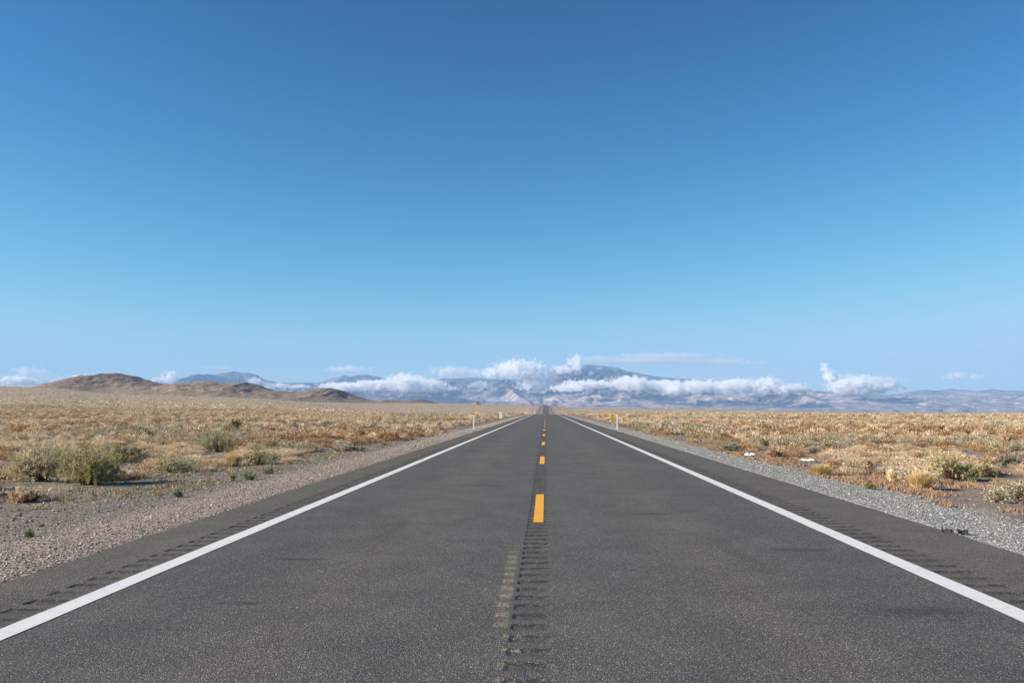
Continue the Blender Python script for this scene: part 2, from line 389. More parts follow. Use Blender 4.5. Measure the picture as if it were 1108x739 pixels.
CL = [
 ('white cloud bank at the far left edge of the sky, beside the brown hill', [(18, 412, 32, 6), (62, 413, 17, 5.5)], .006, {}),
 ('greyish broken cloud above the white bank at the far left edge', [(26, 402, 14, 6.5), (42, 404, 14, 6.5)], .001, {}),
 ('small bright white cloud touching the left shoulder of the big brown hill', [(84, 411, 12, 7.5), (97, 409, 9, 4)], .006, {}),
 ('small white puff rising between the two brown hills', [(184, 409, 10, 10), (172, 412, 12, 4)], .005, {}),
 ('thin grey streak above the blue peak', [(240, 397.5, 27, 2.4)], .0006, {}),
 ('ragged white wisps on the slope right of the blue peak', [(276, 412, 11, 4), (298, 417, 20, 4), (322, 418, 17, 3)], .0028, {}),
 ('flat grey and white cloud above the smaller blue summit', [(376, 399.5, 28, 4.5)], .0012, {}),
 ('long low white cloud bank in front of the smaller blue summit', [(375, 418, 33, 5), (410, 417, 36, 6), (438, 414.5, 24, 9.5), (462, 417, 22, 7)], .008, {'deep': 1250., 'Y': 17700.}),
 ('short white cloud hanging before the mountain wall left of the road', [(518, 416.5, 15, 4.5), (487, 420, 8, 3)], .006, {}),
 ('pale loose cloud over the long level crest left of the road', [(488, 402, 24, 7), (512, 404, 16, 6)], .0014, {}),
 ('big billowing white cloud covering the crest above the end of the road', [(562, 400, 28, 11), (585, 406, 18, 8), (535, 404, 16, 6), (578, 417, 22, 7)], .006, {}),
 ('upright white puff on the highest summit', [(624, 393, 11, 10), (610, 400, 16, 5)], .0035, {}),
 ('long white cloud belt across the foot of the highest summit', [(640, 416, 34, 5), (682, 415, 24, 8), (612, 420, 20, 4), (716, 416, 18, 5)], .008, {'deep': 1200., 'Y': 17700.}),
 ('long lumpy white cloud belt over the dark blue slopes', [(758, 418, 30, 7.5), (800, 418, 28, 8), (832, 416, 15, 8.5), (855, 420, 18, 5.5), (734, 419, 18, 8)], .008, {'deep': 1250., 'Y': 17600.}),
 ('wide thin grey veil of cloud above the highest summit', [(700, 390, 62, 5), (770, 392, 60, 4), (650, 389, 40, 4), (720, 385, 60, 3.5)], .0008, {'Y': 21500., 'thick': 2.5, 'grey': .93}),
 ('big bright white cloud with a thin tower above the right hand slopes', [(925, 416, 28, 10), (945, 419, 22, 7), (903, 414, 9, 8), (894, 401, 7, 9), (898, 407, 7, 7)], .009, {'deep': 800., 'Y': 17800.}),
 ('loose cloud fringe trailing from the big bright cloud', [(965, 416, 14, 8), (958, 411, 9, 5)], .003, {}),
 ('small white cloud, larger of a pair above the pale pink slopes', [(1034, 407, 13, 5.5)], .002, {}),
 ('small white cloud, smaller of a pair above the pale pink slopes', [(1056, 408, 9, 4.5)], .0018, {}),
]
import os
if not os.environ.get('NOCLOUD'):
    for i, (lab, lobes, dn, kw) in enumerate(CL):
        cloud(lab, lobes, dn, seed=i + 1, **kw)


# ------------------------------------------------------------------ road
RL, RC, RR = (-4.21, -3.885), (-.26, .055), (3.725, 4.14)     # the three milled rumble strips
GS, GL, GD, GP = .305, .185, .0115, 4.71                        # groove spacing, length, depth, phase
def asphalt():
    t = NT('worn asphalt'); p = t.pos(); x, y, z = t.xyz(p)
    ps = t.vmath('MULTIPLY', p, (1, .14, 1))
    agg = t.n('ShaderNodeSeparateColor'); t.put(agg.inputs[0], t.voro(p, 122, 'Color'))
    fine = t.noise(p, 60, 3, .7); mot = t.noise(p, 1.3, 4, .6); streak = t.noise(ps, 1.1, 4, .6); big = t.noise(p, .25, 3)
    base = t.ramp(agg.outputs[0], [(0, (.036, .035, .035)), (.45, (.068, .066, .064)), (.8, (.108, .104, .098)), (.95, (.175, .17, .16)), (1, (.36, .34, .31))])
    base = t.mix(t.mr(fine, .38, .62), t.mix(.5, base, (.045, .044, .043)), base)
    # browner where tyres do not run, bluer and darker in the wheel tracks
    ax = t.math('ABSOLUTE', t.math('ADD', x, .1))
    mid = t.math('SUBTRACT', 1., t.math('MULTIPLY', t.math('ABSOLUTE', t.math('SUBTRACT', ax, 1.75)), 1.4), clamp=True)
    base = t.mix(t.math('MULTIPLY', mid, .55), base, t.mix(1., base, (1.22, 1.15, .98), 'MULTIPLY'))
    trk = t.math('SUBTRACT', 1., t.math('MULTIPLY', t.math('ABSOLUTE', t.math('SUBTRACT', ax, 2.85)), 1.6), clamp=True)
    base = t.mix(t.math('MULTIPLY', trk, t.mr(streak, .35, .65)), base, t.mix(1., base, (.86, .86, .88), 'MULTIPLY'))
    sh = t.math('GREATER_THAN', ax, 3.8)
    base = t.mix(sh, base, t.mix(1., base, (1.10, 1.06, .93), 'MULTIPLY'))
    base = t.mix(t.mr(mot, .3, .7), t.mix(1., base, (.88, .88, .885), 'MULTIPLY'), t.mix(1., base, (1.10, 1.09, 1.07), 'MULTIPLY'))
    base = t.mix(t.math('MULTIPLY', t.mr(streak, .60, .72), .35), base, (.03, .03, .032))
    base = t.mix(t.math('MULTIPLY', t.mr(big, .5, .7), .15), base, (.15, .135, .11))
    # a few oily smears
    nn = t.noise(p, 5, 4, .7)
    for (sx, sy, rx, ry) in ((-2.55, 8.6, .42, .12), (-2.45, 6.65, .28, .1), (2.8, 9.4, .45, .16), (2.9, 6.6, .5, .2), (1.6, 12.5, .5, .2), (-1.3, 17., .6, .3)):
        q = t.vmath('LENGTH', t.vmath('DIVIDE', t.vmath('SUBTRACT', p, (sx, sy, 0)), (rx, ry, 9.)))
        base = t.mix(t.math('MULTIPLY', t.mr(t.math('ADD', q, t.math('MULTIPLY', t.math('SUBTRACT', nn, .5), 1.6)), 1., .3), .5), base, (.025, .025, .027))
    # hairline joints across the road
    yw = t.math('ADD', y, t.math('MULTIPLY', t.math('SUBTRACT', t.noise(p, .8, 4, .7), .5), .5))
    for yk, wd in ((26.1, .07), (29.9, .09), (38.5, .1), (52., .13), (70., .16)):
        m = t.mr(t.math('ABSOLUTE', t.math('SUBTRACT', yw, yk)), wd, wd * .35)
        base = t.mix(t.math('MULTIPLY', m, .45), base, (.022, .022, .022))
    # long seam beside the centre rumble strip
    xw = t.math('ADD', x, t.math('MULTIPLY', t.math('SUBTRACT', t.noise(p, 2., 3), .5), .03))
    m = t.math('MULTIPLY', t.mr(t.math('ABSOLUTE', t.math('ADD', xw, .30)), .014, .005), t.mr(y, 16., 20.))
    base = t.mix(t.math('MULTIPLY', m, .6), base, (.025, .025, .025))
    # remains of an older yellow line
    ph = t.math('PINGPONG', t.math('SUBTRACT', y, GP), GS / 2)
    def box(a, b, v, e): return t.math('MULTIPLY', t.mr(v, a, a + e), t.mr(v, b, b - e))
    np_ = t.noise(p, 38, 3, .75); nb = t.noise(p, 9, 2)
    m1 = t.math('MULTIPLY', box(-.41, -.28, t.math('ADD', x, t.math('MULTIPLY', t.math('SUBTRACT', y, 7.4), .008)), .03), box(5.7, 9.4, y, .5))
    m1 = t.math('MULTIPLY', m1, t.mr(t.math('ADD', ph, t.math('MULTIPLY', nb, .12)), .12, .17, .2, .9))
    m2 = t.math('MULTIPLY', t.math('MULTIPLY', box(-.31, -.165, x, .02), box(3.6, 5.95, y, .2)), t.mr(t.math('ADD', ph, t.math('MULTIPLY', nb, .06)), .145, .17))
    m = t.math('MULTIPLY', t.math('ADD', m1, m2, clamp=True), t.mr(np_, .38, .66))
    base = t.mix(t.math('MULTIPLY', m, .55), base, (.46, .38, .23))
    base = t.mix(1., base, (1.42, 1.40, 1.36), 'MULTIPLY')
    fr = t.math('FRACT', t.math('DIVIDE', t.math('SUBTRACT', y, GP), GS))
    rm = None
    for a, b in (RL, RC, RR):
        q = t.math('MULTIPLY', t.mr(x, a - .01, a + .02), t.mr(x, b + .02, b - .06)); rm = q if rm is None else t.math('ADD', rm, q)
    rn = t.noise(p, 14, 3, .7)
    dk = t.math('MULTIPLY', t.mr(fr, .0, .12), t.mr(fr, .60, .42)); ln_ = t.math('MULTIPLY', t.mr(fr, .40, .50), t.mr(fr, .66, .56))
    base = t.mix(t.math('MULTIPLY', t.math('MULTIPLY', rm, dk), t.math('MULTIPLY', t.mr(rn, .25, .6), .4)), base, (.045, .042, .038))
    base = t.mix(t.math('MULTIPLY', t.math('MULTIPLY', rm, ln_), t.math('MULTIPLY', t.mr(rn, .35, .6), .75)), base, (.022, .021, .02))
    hgt = t.math('ADD', t.math('MULTIPLY', t.voro(p, 122, 'Distance'), -1.), t.math('MULTIPLY', fine, 1.))
    return t.surf(base, .78, t.bump(hgt, .008, .8), .22)
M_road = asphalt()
def groove(y):
    u = ((y - GP) % GS) / GL
    return np.where((u < 1), -GD * (1 - (2 * u - 1) ** 2), 0.)
def yrows(a, b):
    r = [a]
    while r[-1] < b: r.append(r[-1] + max(.2, abs(r[-1]) * .012))
    return np.array(r)
def groove_rows(a, b):
    k = np.arange(math.floor((a - GP) / GS), math.ceil((b - GP) / GS))
    u = np.array([0, .08, .2, .35, .5, .65, .8, .92, 1.])
    return (GP + k[:, None] * GS + u[None, :] * GL).ravel()
VV, FF = [], []; off = 0
def add_grid(P):
    global off
    nr, nc = P.shape[:2]; VV.append(P.reshape(-1, 3)); FF.append(grid_faces(nr, nc) + off); off += nr * nc
yr = yrows(-25, 2300); zr = Hroad(yr)
def wob(y, s, a): return a * (fbm(y * 1.9, y * 0 + s, 3, 31) - .5) * 2
def strip(xa, xb, rows, z, nx=2, wa=0., wb=0.):
    xs = np.linspace(0, 1, nx)[None, :]
    A = (xa + wob(rows, 1, wa))[:, None]; B = (xb + wob(rows, 2, wb))[:, None]
    Xs = A + (B - A) * xs
    return np.stack([Xs, np.repeat(rows[:, None], nx, 1), np.repeat(z[:, None], nx, 1)], -1)
P = strip(PAVE_L, RL[0], yr, zr, 3, .025)
skirt = P[:, :1].copy(); skirt[..., 2] -= .10; skirt[..., 0] -= .05
add_grid(np.concatenate([skirt, P], 1))
add_grid(strip(RL[1], RC[0], yr, zr, 6)); add_grid(strip(RC[1], RR[0], yr, zr, 6))
P = strip(RR[1], PAVE_R, yr, zr, 3, 0, .025)
skirt = P[:, -1:].copy(); skirt[..., 2] -= .10; skirt[..., 0] += .05
add_grid(np.concatenate([P, skirt], 1))
rg = groove_rows(-6, 130)
for a, b in (RL, RC, RR):
    j = (vnoise(np.floor((rg - GP) / GS + .001) * 7.3, rg * 0, 77) - .5) * .03 * 0
    zg = groove(rg) * (.8 + .4 * vnoise(np.floor((rg - GP + .001) / GS) * 3.1, rg * 0 + a, 78)) + Hroad(rg)
    P = strip(a, b, rg, zg, 5); top0 = P[:, :1].copy(); top0[..., 2] = Hroad(rg)[:, None]; top1 = P[:, -1:].copy(); top1[..., 2] = Hroad(rg)[:, None]
    P[:, 0, 0] += .028; P[:, -1, 0] -= .06
    add_grid(np.concatenate([top0, P, top1], 1))
    for rows in (yrows(-25, -6.2), yrows(rg[-1], 2300)):
        if rows[0] < 0: rows[-1] = rg[0]
        add_grid(strip(a, b, rows, Hroad(rows), 2))
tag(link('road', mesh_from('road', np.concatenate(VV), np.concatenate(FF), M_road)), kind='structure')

def paint(name, col, dirt):
    t = NT(name); p = t.pos()
    n = t.noise(p, 45, 4, .75); n2 = t.noise(p, 2.5, 4, .6); n3 = t.noise(p, 12, 3, .7)
    c = t.mix(t.math('MULTIPLY', t.mr(n, .60, .72), .5), col, dirt)
    c = t.mix(t.math('MULTIPLY', t.mr(n2, .5, .75), .22), c, dirt)
    c = t.mix(t.math('MULTIPLY', t.mr(n3, .58, .70), .55), c, dirt)
    c = t.mix(t.math('MULTIPLY', t.mr(t.math('ADD', n, t.math('MULTIPLY', n3, .5)), .93, 1.0), .8), c, (.10, .098, .094))
    return t.surf(c, .6, t.bump(n, .004, .5), .35)
M_white = paint('white road paint', (.70, .70, .68), (.30, .295, .28))
M_yellow = paint('yellow road paint', (.78, .38, .035), (.42, .22, .06))
def wsheet(name, a, b):
    rows = yr[(yr < 2250)]
    z = Hroad(rows) + .004 + np.maximum(rows, 0) * 2e-5
    P = strip(a, b, rows, z, 2, .006, .006)
    tag(link(name, mesh_from(name, P.reshape(-1, 3), grid_faces(*P.shape[:2]), M_white)), kind='structure')
wsheet('edge_line', -3.875, -3.68); wsheet('edge_line', 3.49, 3.70)
for k in range(-1, 150):
    y0 = 11.55 + 12.19 * k; y1 = y0 + 3.7
    rows = np.unique(np.concatenate([[y0, y1], rg[(rg > y0) & (rg < y1)]])) if y1 < 125 else np.linspace(y0, y1, 5)
    z = Hroad(rows) + (groove(rows) if y1 < 125 else 0) + .004 + max(y0, 0) * 2e-5
    P = strip(-.178, -.036, rows, z, 2, .004, .004)
    tag(link('centre_line_dash', mesh_from('centre_line_dash', P.reshape(-1, 3), grid_faces(*P.shape[:2]), M_yellow)), kind='structure')

# ------------------------------------------------------------------ loose stones
def tinted(name, rough=.9, var=.0, transl=0.):
    t = NT(name); a = t.n('ShaderNodeAttribute', attribute_name='tint'); col = a.outputs['Color']
    if var:
        oi = t.n('ShaderNodeObjectInfo'); f = oi.outputs['Random']
        col = t.mix(1., col, t.ramp(f, [(0, (1 - var, 1 - var, 1 - var * 1.2)), (.5, (1, 1, 1)), (1, (1 + var, 1 + var * .9, 1 + var * .7))]), 'MULTIPLY')
    if transl:
        d = t.n('ShaderNodeBsdfDiffuse'); tr = t.n('ShaderNodeBsdfTranslucent'); mx = t.n('ShaderNodeMixShader')
        t.put(d.inputs[0], col); t.put(tr.inputs[0], col); mx.inputs[0].default_value = transl
        t.t.links.new(d.outputs[0], mx.inputs[1]); t.t.links.new(tr.outputs[0], mx.inputs[2]); t.t.links.new(mx.outputs[0], t.out.inputs[0]); return t.m
    return t.surf(col, rough, None, .15)
M_stone = tinted('loose stone')
M_plant = tinted('dry plant', .9, .16, .22)
OCT_V = np.array([[1, 0, 0], [0, 1, 0], [-1, 0, 0], [0, -1, 0], [0, 0, 1], [0, 0, -1]], float)
OCT_F = np.array([[0, 1, 4], [1, 2, 4], [2, 3, 4], [3, 0, 4], [1, 0, 5], [2, 1, 5], [3, 2, 5], [0, 3, 5]])
def stones(name, x, y, size, pal):
    n = len(x); z = H(x, y)
    S = size[:, None, None] * np.stack([rng.uniform(.6, 1.3, n), rng.uniform(.6, 1.3, n), rng.uniform(.35, .8, n)], -1)[:, None, :]
    V = OCT_V[None] * S * rng.uniform(.65, 1.25, (n, 6, 1)) + rng.normal(0, .15, (n, 6, 3)) * size[:, None, None]
    a = rng.uniform(0, 6.283, n); ca, sa = np.cos(a)[:, None], np.sin(a)[:, None]
    V = np.stack([V[..., 0] * ca - V[..., 1] * sa, V[..., 0] * sa + V[..., 1] * ca, V[..., 2]], -1)
    V += np.stack([x, y, z + size * .2], -1)[:, None, :]
    Fc = OCT_F[None] + (np.arange(n) * 6)[:, None, None]
    pal = np.array(pal); c = pal[rng.integers(0, len(pal), n)] * rng.uniform(.75, 1.25, (n, 1))
    col = np.concatenate([np.repeat(c, 6, 0), np.ones((n * 6, 1))], 1)
    return tag(link(name, mesh_from(name, V.reshape(-1, 3), Fc.reshape(-1, 3), M_stone, False, None, col)), kind='stuff')
def logu(n, a, b): return np.exp(rng.uniform(math.log(a), math.log(b), n))
n = 42000; y = logu(n, 3.2, 70); u = rng.beta(1.1, 1.6, n)
stones('gravel_shoulder', PAVE_L - .02 - u * 3.2, y, np.clip(rng.lognormal(-4.88, .42, n), .004, .018) * (1 + y / 30), [(.35, .29, .24), (.29, .25, .21), (.42, .37, .31), (.24, .21, .18), (.48, .44, .38), (.38, .26, .21), (.33, .29, .25)])
n = 40000; y = logu(n, 5, 70); u = rng.beta(1.1, 1.4, n)
stones('gravel_shoulder', PAVE_R + .02 + u * 2.5, y, np.clip(rng.lognormal(-4.88, .38, n), .004, .016) * (1 + y / 30), [(.29, .285, .265), (.25, .25, .23), (.32, .31, .28), (.22, .22, .205), (.36, .355, .33), (.19, .19, .18), (.43, .42, .385), (.32, .29, .245)])
n = 9000; y = logu(n, 8, 60)
stones('gravel_scatter', np.where(rng.random(n) < .6, -rng.uniform(7.5, 18, n), rng.uniform(7.3, 18, n)), y, rng.uniform(.008, .03, n) * (1 + y / 40), [(.24, .2, .17), (.33, .28, .24), (.17, .15, .13), (.42, .38, .34)])

# ------------------------------------------------------------------ plants
def unit(v): return v / np.maximum(np.linalg.norm(v, axis=-1, keepdims=True), 1e-9)
def blades(n, r, h, width=.006, lean=.7, pal=((.36, .27, .15),), var=.25, r0=.35, curl=.35):
    """a tuft of narrow tapering blades; returns vertices, faces, tint"""
    a = rng.uniform(0, 6.283, n); q = np.sqrt(rng.random(n)) * r * r0
    base = np.stack([np.cos(a) * q, np.sin(a) * q, -.02 * np.ones(n)], -1)
    a2 = a + rng.normal(0, .5, n); ln = rng.random(n) ** .8 * lean
    L = h * rng.uniform(.55, 1.08, n) * (1 - .25 * ln)
    out = np.stack([np.cos(a2), np.sin(a2), np.zeros(n)], -1)
    reach = (r * .95 * ln)[:, None]
    mid = base + out * reach * .45 + np.array([0, 0, 1]) * (L * .6)[:, None]
    tip = base + out * reach * (1 + curl * rng.random((n, 1))) + np.array([0, 0, 1]) * L[:, None] + rng.normal(0, .02, (n, 3)) * h
    side = np.stack([-np.sin(a2 + rng.normal(0, .9, n)), np.cos(a2), np.zeros(n)], -1); side = unit(side)
    w = (width * rng.uniform(.6, 1.5, n))[:, None]
    V = np.stack([base - side * w, base + side * w, mid + side * w * .8, mid - side * w * .8, tip], 1)
    i = np.arange(n)[:, None] * 5
    quads = i + np.array([[0, 1, 2, 3]]); tris = i + np.array([[3, 2, 4]])
    pal = np.array(pal); c = pal[rng.integers(0, len(pal), n)] * (1 + rng.uniform(-var, var, (n, 1)))
    return V.reshape(-1, 3), [quads, tris], np.repeat(c, 5, 0)
def lumps(r, h, k=7):
    a = rng.uniform(0, 6.283, k); q = rng.uniform(.2, .72, k) * r
    return np.stack([np.cos(a) * q, np.sin(a) * q, rng.uniform(.25, .55, k) * h], -1), rng.uniform(.42, .62, k)
def leaves(n, r, h, size=.02, pal=((.16, .17, .09),), var=.3, up=.5, lum=7, sx=1., sprays=0):
    """small leaf faces through a lumpy dome"""
    ce, rad = lumps(r, h, lum); k = rng.integers(0, lum, n)
    d = unit(rng.normal(0, 1, (n, 3))); rr = rng.random(n) ** .4
    if sprays:                                                   # leaves gathered along short outer twigs, with gaps between
        sd0 = unit(rng.normal(0, 1, (sprays, 3)) + np.array([0, 0, .25])); sr0 = rng.uniform(.45, 1.18, sprays); sk0 = rng.integers(0, lum, sprays); q = rng.integers(0, sprays, n)
        k = sk0[q]; d = sd0[q] + rng.normal(0, .085, (n, 3)); rr = sr0[q] * rng.uniform(.62, 1.08, n)
    P = ce[k] + d * (rad[k] * rr)[:, None] * np.array([r * .95, r * .95, h * .95])
    P[:, 2] = np.abs(P[:, 2]) * 1.0
    P[:, 2] = np.clip(P[:, 2], .01, h * rng.uniform(.85, 1.15, n)); P[:, 0] *= sx
    ax = unit(d * .5 + rng.normal(0, .6, (n, 3)) + np.array([0, 0, up])); sd_ = unit(np.cross(ax, rng.normal(0, 1, (n, 3))))
    s = (size * rng.uniform(.5, 1.5, n))[:, None]
    V = np.stack([P - sd_ * s * .35, P + sd_ * s * .35, P + ax * s * 1.5], 1)
    pal = np.array(pal); pick = rng.integers(0, len(pal), n)
    if sprays: pick = np.where(rng.random(n) < .7, rng.integers(0, len(pal), sprays)[q], pick)
    c = pal[pick] * (1 + rng.uniform(-var, var, (n, 1)))
    return V.reshape(-1, 3), [np.arange(n * 3).reshape(n, 3)], np.repeat(c, 3, 0)
def twigs(n, r, h, pal=((.2, .15, .11),), width=.008):
    return blades(n, r, h, width, 1.0, pal, .3, .15, .1)
def join(*parts):
    Vs, Fs, Cs, o = [], {}, [], 0
    for V, F_, c in parts:
        for f in F_: Fs.setdefault(f.shape[1], []).append(f + o)
        Vs.append(V); Cs.append(c); o += len(V)
    return np.concatenate(Vs), [np.concatenate(v) for v in Fs.values()], np.concatenate(Cs)
def pmesh(name, part):
    V, F_, c = part
    return mesh_from(name, V, F_, M_plant, False, None, np.concatenate([np.clip(c, 0, 1), np.ones((len(c), 1))], 1))
STRAW = ((.72, .545, .36), (.80, .64, .46), (.62, .46, .29), (.74, .60, .44), (.52, .375, .235))
GOLD = ((.66, .48, .24), (.74, .57, .32), (.56, .40, .19))
RUST = ((.38, .21, .12), (.44, .27, .15), (.30, .17, .10), (.48, .33, .2))
OCHRE = ((.50, .31, .15), (.46, .30, .16), (.56, .39, .22), (.38, .25, .14))
REDB = ((.36, .18, .12), (.42, .23, .15), (.29, .15, .10))
OLIVE = ((.32, .30, .15), (.40, .36, .19), (.48, .42, .25), (.25, .23, .12))
GREEN = ((.33, .31, .12), (.43, .40, .17), (.50, .45, .21), (.24, .235, .09), (.60, .51, .28), (.62, .50, .30))
PALEG = ((.36, .36, .22), (.44, .42, .28), (.29, .30, .19), (.50, .47, .33))
GREYG = ((.33, .34, .27), (.41, .41, .33), (.26, .27, .22), (.46, .43, .36))
GREY = ((.31, .27, .23), (.39, .34, .30), (.23, .20, .18), (.44, .38, .33))
WEED = ((.14, .22, .10), (.19, .28, .13), (.11, .17, .08), (.24, .31, .16))
TAN = ((.60, .47, .33), (.68, .55, .40), (.50, .38, .265), (.55, .455, .33))
placed = [(*on_plane(812, 494, -.2), .8), (*on_plane(875, 498.5, -.2), 1.1)]
def plant(kind, px, py, wpx, hpx, label, pal, cat='shrub', n=5000, leaf=.022, group=None, grassy=0., sx=1.):
    """one plant standing where its foot (px, py) meets the ground, wpx by hpx big in the photo"""
    pal = tuple(tuple(min(.85, v * 1.22) for v in q) for q in pal) if kind not in ('green_weed',) else pal
    x, y = on_plane(px, py, -.22); z = float(H(x, y)); r = wpx * y / F / 2; h = hpx * y / F
    placed.append((x, y, r)); o = empty(kind, (x, y, z)); tag(o, label, cat, group)
    if grassy < 1:
        ps_ = []
        for q in range(4):
            fr_ = (.34, .26, .22, .18)[q]; a_ = rng.uniform(0, 6.28); rq = r * (.92, .72, .62, .5)[q]; hq = h * (1., .86, .72, .6)[q]
            V_, F_, c_ = leaves(int(n * fr_ * 1.3), rq, hq, leaf, pal, lum=8, sprays=max(30, n // 130))
            ox = (0, .42, -.5, .62)[q] * r * rng.choice([-1, 1]) if q != 0 else 0.
            V_ = V_ + np.array([ox, rng.uniform(-.25, .25) * r, 0]); ps_.append((V_, F_, c_ * rng.uniform(.88, 1.14)))
        link('foliage', pmesh('foliage', join(*ps_)), o)
        link('stem', pmesh('stem', twigs(max(40, n // 40), r * .95, h * .92, ((.25, .19, .13), (.18, .14, .10)))), o)
    if grassy: link('blades', pmesh('blades', blades(int(n * .5 * grassy), r, h, .006, .95, pal, r0=.4)), o)
    return o
plant('sagebrush', 94, 524, 70, 48, 'big dense green bush at the front of the left roadside scrub, casting a long shadow', GREEN, n=12000, leaf=.022)
plant('sagebrush', 44, 521, 86, 46, 'wide pale olive and straw bush just left of the big green bush', TAN + OLIVE[:2] + PALEG[:2], n=13000, leaf=.02)
plant('sagebrush', 62, 512, 62, 42, 'tan green bush filling the gap between the big green bush and the wide pale one', GREEN[4:] + PALEG + TAN[:2], n=9000, leaf=.02)
plant('sagebrush', 132, 497, 54, 27, 'olive grey bush behind the right side of the big green bush', OLIVE + PALEG, n=6000, leaf=.024)
plant('sagebrush', 236, 487, 48, 30, 'round pale green bush standing alone above orange scrub, left of the road', PALEG + GREEN[:2], n=7000, leaf=.026)
plant('saltbush', 182, 510, 58, 23, 'low spreading grey green bush on bare dirt, left of the road', PALEG + OLIVE[:1], n=6000, leaf=.02)
plant('dry_grass_tuft', 252, 503, 20, 18, 'golden dry tuft on bare dirt below the round pale green bush', GOLD, 'grass tuft', n=1800, grassy=1.)
plant('saltbush', 281, 502, 38, 20, 'yellow green bush at the edge of the dirt left of the road', OLIVE + GOLD[:1] + PALEG[:2], n=5000, leaf=.02)
plant('sagebrush', 257, 463, 14, 9, 'small dark round bush farther off behind the round pale green bush', ((.12, .11, .07), (.17, .15, .09)), n=2500, leaf=.05)
plant('saltbush', 36, 541, 50, 20, 'low straw and rust coloured bush in front of the wide pale olive bush', TAN + OCHRE[:2], n=6000, leaf=.018)
plant('saltbush', 383, 488, 22, 8, 'low grey green mat of a bush on the left gravel verge', GREYG + PALEG[:1], n=2500, leaf=.03)
for px, py, w, h, lab in ((271, 520, 21, 11, 'bright green weed, widest of the few on the left gravel edge'),
                          (253, 521, 8, 9, 'small upright green weed beside the widest green weed on the left gravel'),
                          (289, 513, 13, 8, 'green weed just past the widest green weed, nearer the road edge'),
                          (193, 539, 10, 9, 'lone green weed on the dirt left of the road, before the low grey green bush'),
                          (32, 583, 8, 9, 'tiny green weed alone in the pinkish gravel, nearest the camera')):
    plant('green_weed', px, py, w, h, lab, WEED, 'weed', n=500, leaf=.018, group='green weeds on the left gravel')
plant('dry_grass_tuft', 996, 530, 27, 23, 'round golden grass tuft beside the olive mound right of the road', GOLD, 'grass tuft', n=3600, grassy=1.)
plant('saltbush', 1030, 520, 50, 31, 'broad olive gold mound of a bush right of the road', OLIVE + GOLD[:1], n=9000, leaf=.02)
plant('saltbush', 1066, 515, 40, 17, 'low olive bush joined to the right side of the olive gold mound', OLIVE + TAN[:1], n=5000, leaf=.02)
plant('sagebrush', 1091, 501, 30, 20, 'grey brown twiggy bush behind the olive gold mound', GREY, n=5000, leaf=.022)
plant('dry_grass_tuft', 889, 516, 26, 15, 'golden grass tuft at the edge of the right gravel verge', GOLD, 'grass tuft', n=2400, grassy=1.)
plant('dry_shrub', 841, 496, 18, 11, 'rust red bush near the crumpled white litter, right of the road', REDB, n=2600, leaf=.024)
plant('dry_shrub', 937, 509, 15, 12, 'rust red bush between the two golden grass tufts', REDB, n=2600, leaf=.02)
plant('dry_shrub', 908, 507, 24, 10, 'low orange brown bush behind the golden tuft on the verge', RUST, n=2600, leaf=.022)
plant('sagebrush', 790, 489, 24, 12, 'pale grey green bush beside the crumpled white litter', GREYG, n=3600, leaf=.026)
plant('dry_grass_tuft', 965, 522, 11, 17, 'narrow upright straw coloured tuft right of the road', STRAW[:3] + GOLD[:1], 'grass tuft', n=900, grassy=1.)
plant('green_weed', 940, 531, 15, 7, 'yellow green weed at the inner edge of the right verge', ((.2, .25, .06), (.28, .31, .09)), 'weed', n=700, leaf=.016)
plant('sagebrush', 829, 481, 20, 9, 'olive bush farther back behind the rust red bush', OLIVE, n=2600, leaf=.03)
plant('sagebrush', 882, 489, 22, 9, 'grey twiggy bush behind the flat white litter', GREY, n=2600, leaf=.028)
plant('sagebrush', 1092, 477, 14, 7, 'small dark grey bush far back right of the road', GREY[2:3] + GREY[:1], n=1800, leaf=.04)

# the many: prototypes, the 300 nearest of each kind as objects, the rest as ground cover
KINDS = ['dry_grass_tuft', 'dry_shrub', 'sagebrush']
def scatter():
    P = []
    for side in (-1, 1):
        for (ya, yb, den) in ((9, 60, 1.7), (60, 150, .8), (150, 380, .42)):
            W = 1.2 * yb + 12; n = int(W * (yb - ya) * den)
            x = rng.uniform(0, W, n); y = rng.uniform(ya, yb, n)
            ok = x < (1.15 * y + 8); P.append(np.stack([side * x[ok], y[ok]], -1))
    P = np.concatenate(P); x, y = P.T
    e = np.where(x < 0, -x - 7.6, x - 7.7)
    e = e + (fbm(x / 3, y / 6, 3, 101) - .5) * 3 - np.where(x < 0, 1.6 * sstep(26, 14, y), 0)
    keep = rng.random(len(x)) < np.clip(e / 2.2, 0, 1)
    keep &= ~((x < 0) & (y < np.where(x < -10.6, 13.6, 15.2))); keep &= ~((x < 0) & (y < 26) & (x > -11.5 + (y - 15) * .25) & (rng.random(len(x)) < .85))
    keep &= ~((x > 0) & (y < 15) & (rng.random(len(x)) < .8)); keep &= ~((x > 0) & (y < 13.5))
    keep &= (fbm(x / 2.2, y / 2.2, 3, 103) > .31)
    for (a, b, r) in placed: keep &= ((x - a) ** 2 + (y - b) ** 2) > (r * .75) ** 2
    # nothing stands between the camera and the named plants
    for (a, b, r) in placed:
        rel = x * b / np.maximum(y, 1); keep &= ~((np.abs(rel - a) < r * .9) & (y < b) & (y > b * .78))
    x, y = x[keep], y[keep]
    f = fbm(x / 11, y / 16, 3, 107) + rng.normal(0, .055, len(x)); g = fbm(x / 14, y / 14, 3, 109) + rng.normal(0, .07, len(x))
    k = np.where(f > .585, 1, np.where(g > .59, 2, 0))
    return x, y, k
sx_, sy_, sk_ = scatter()
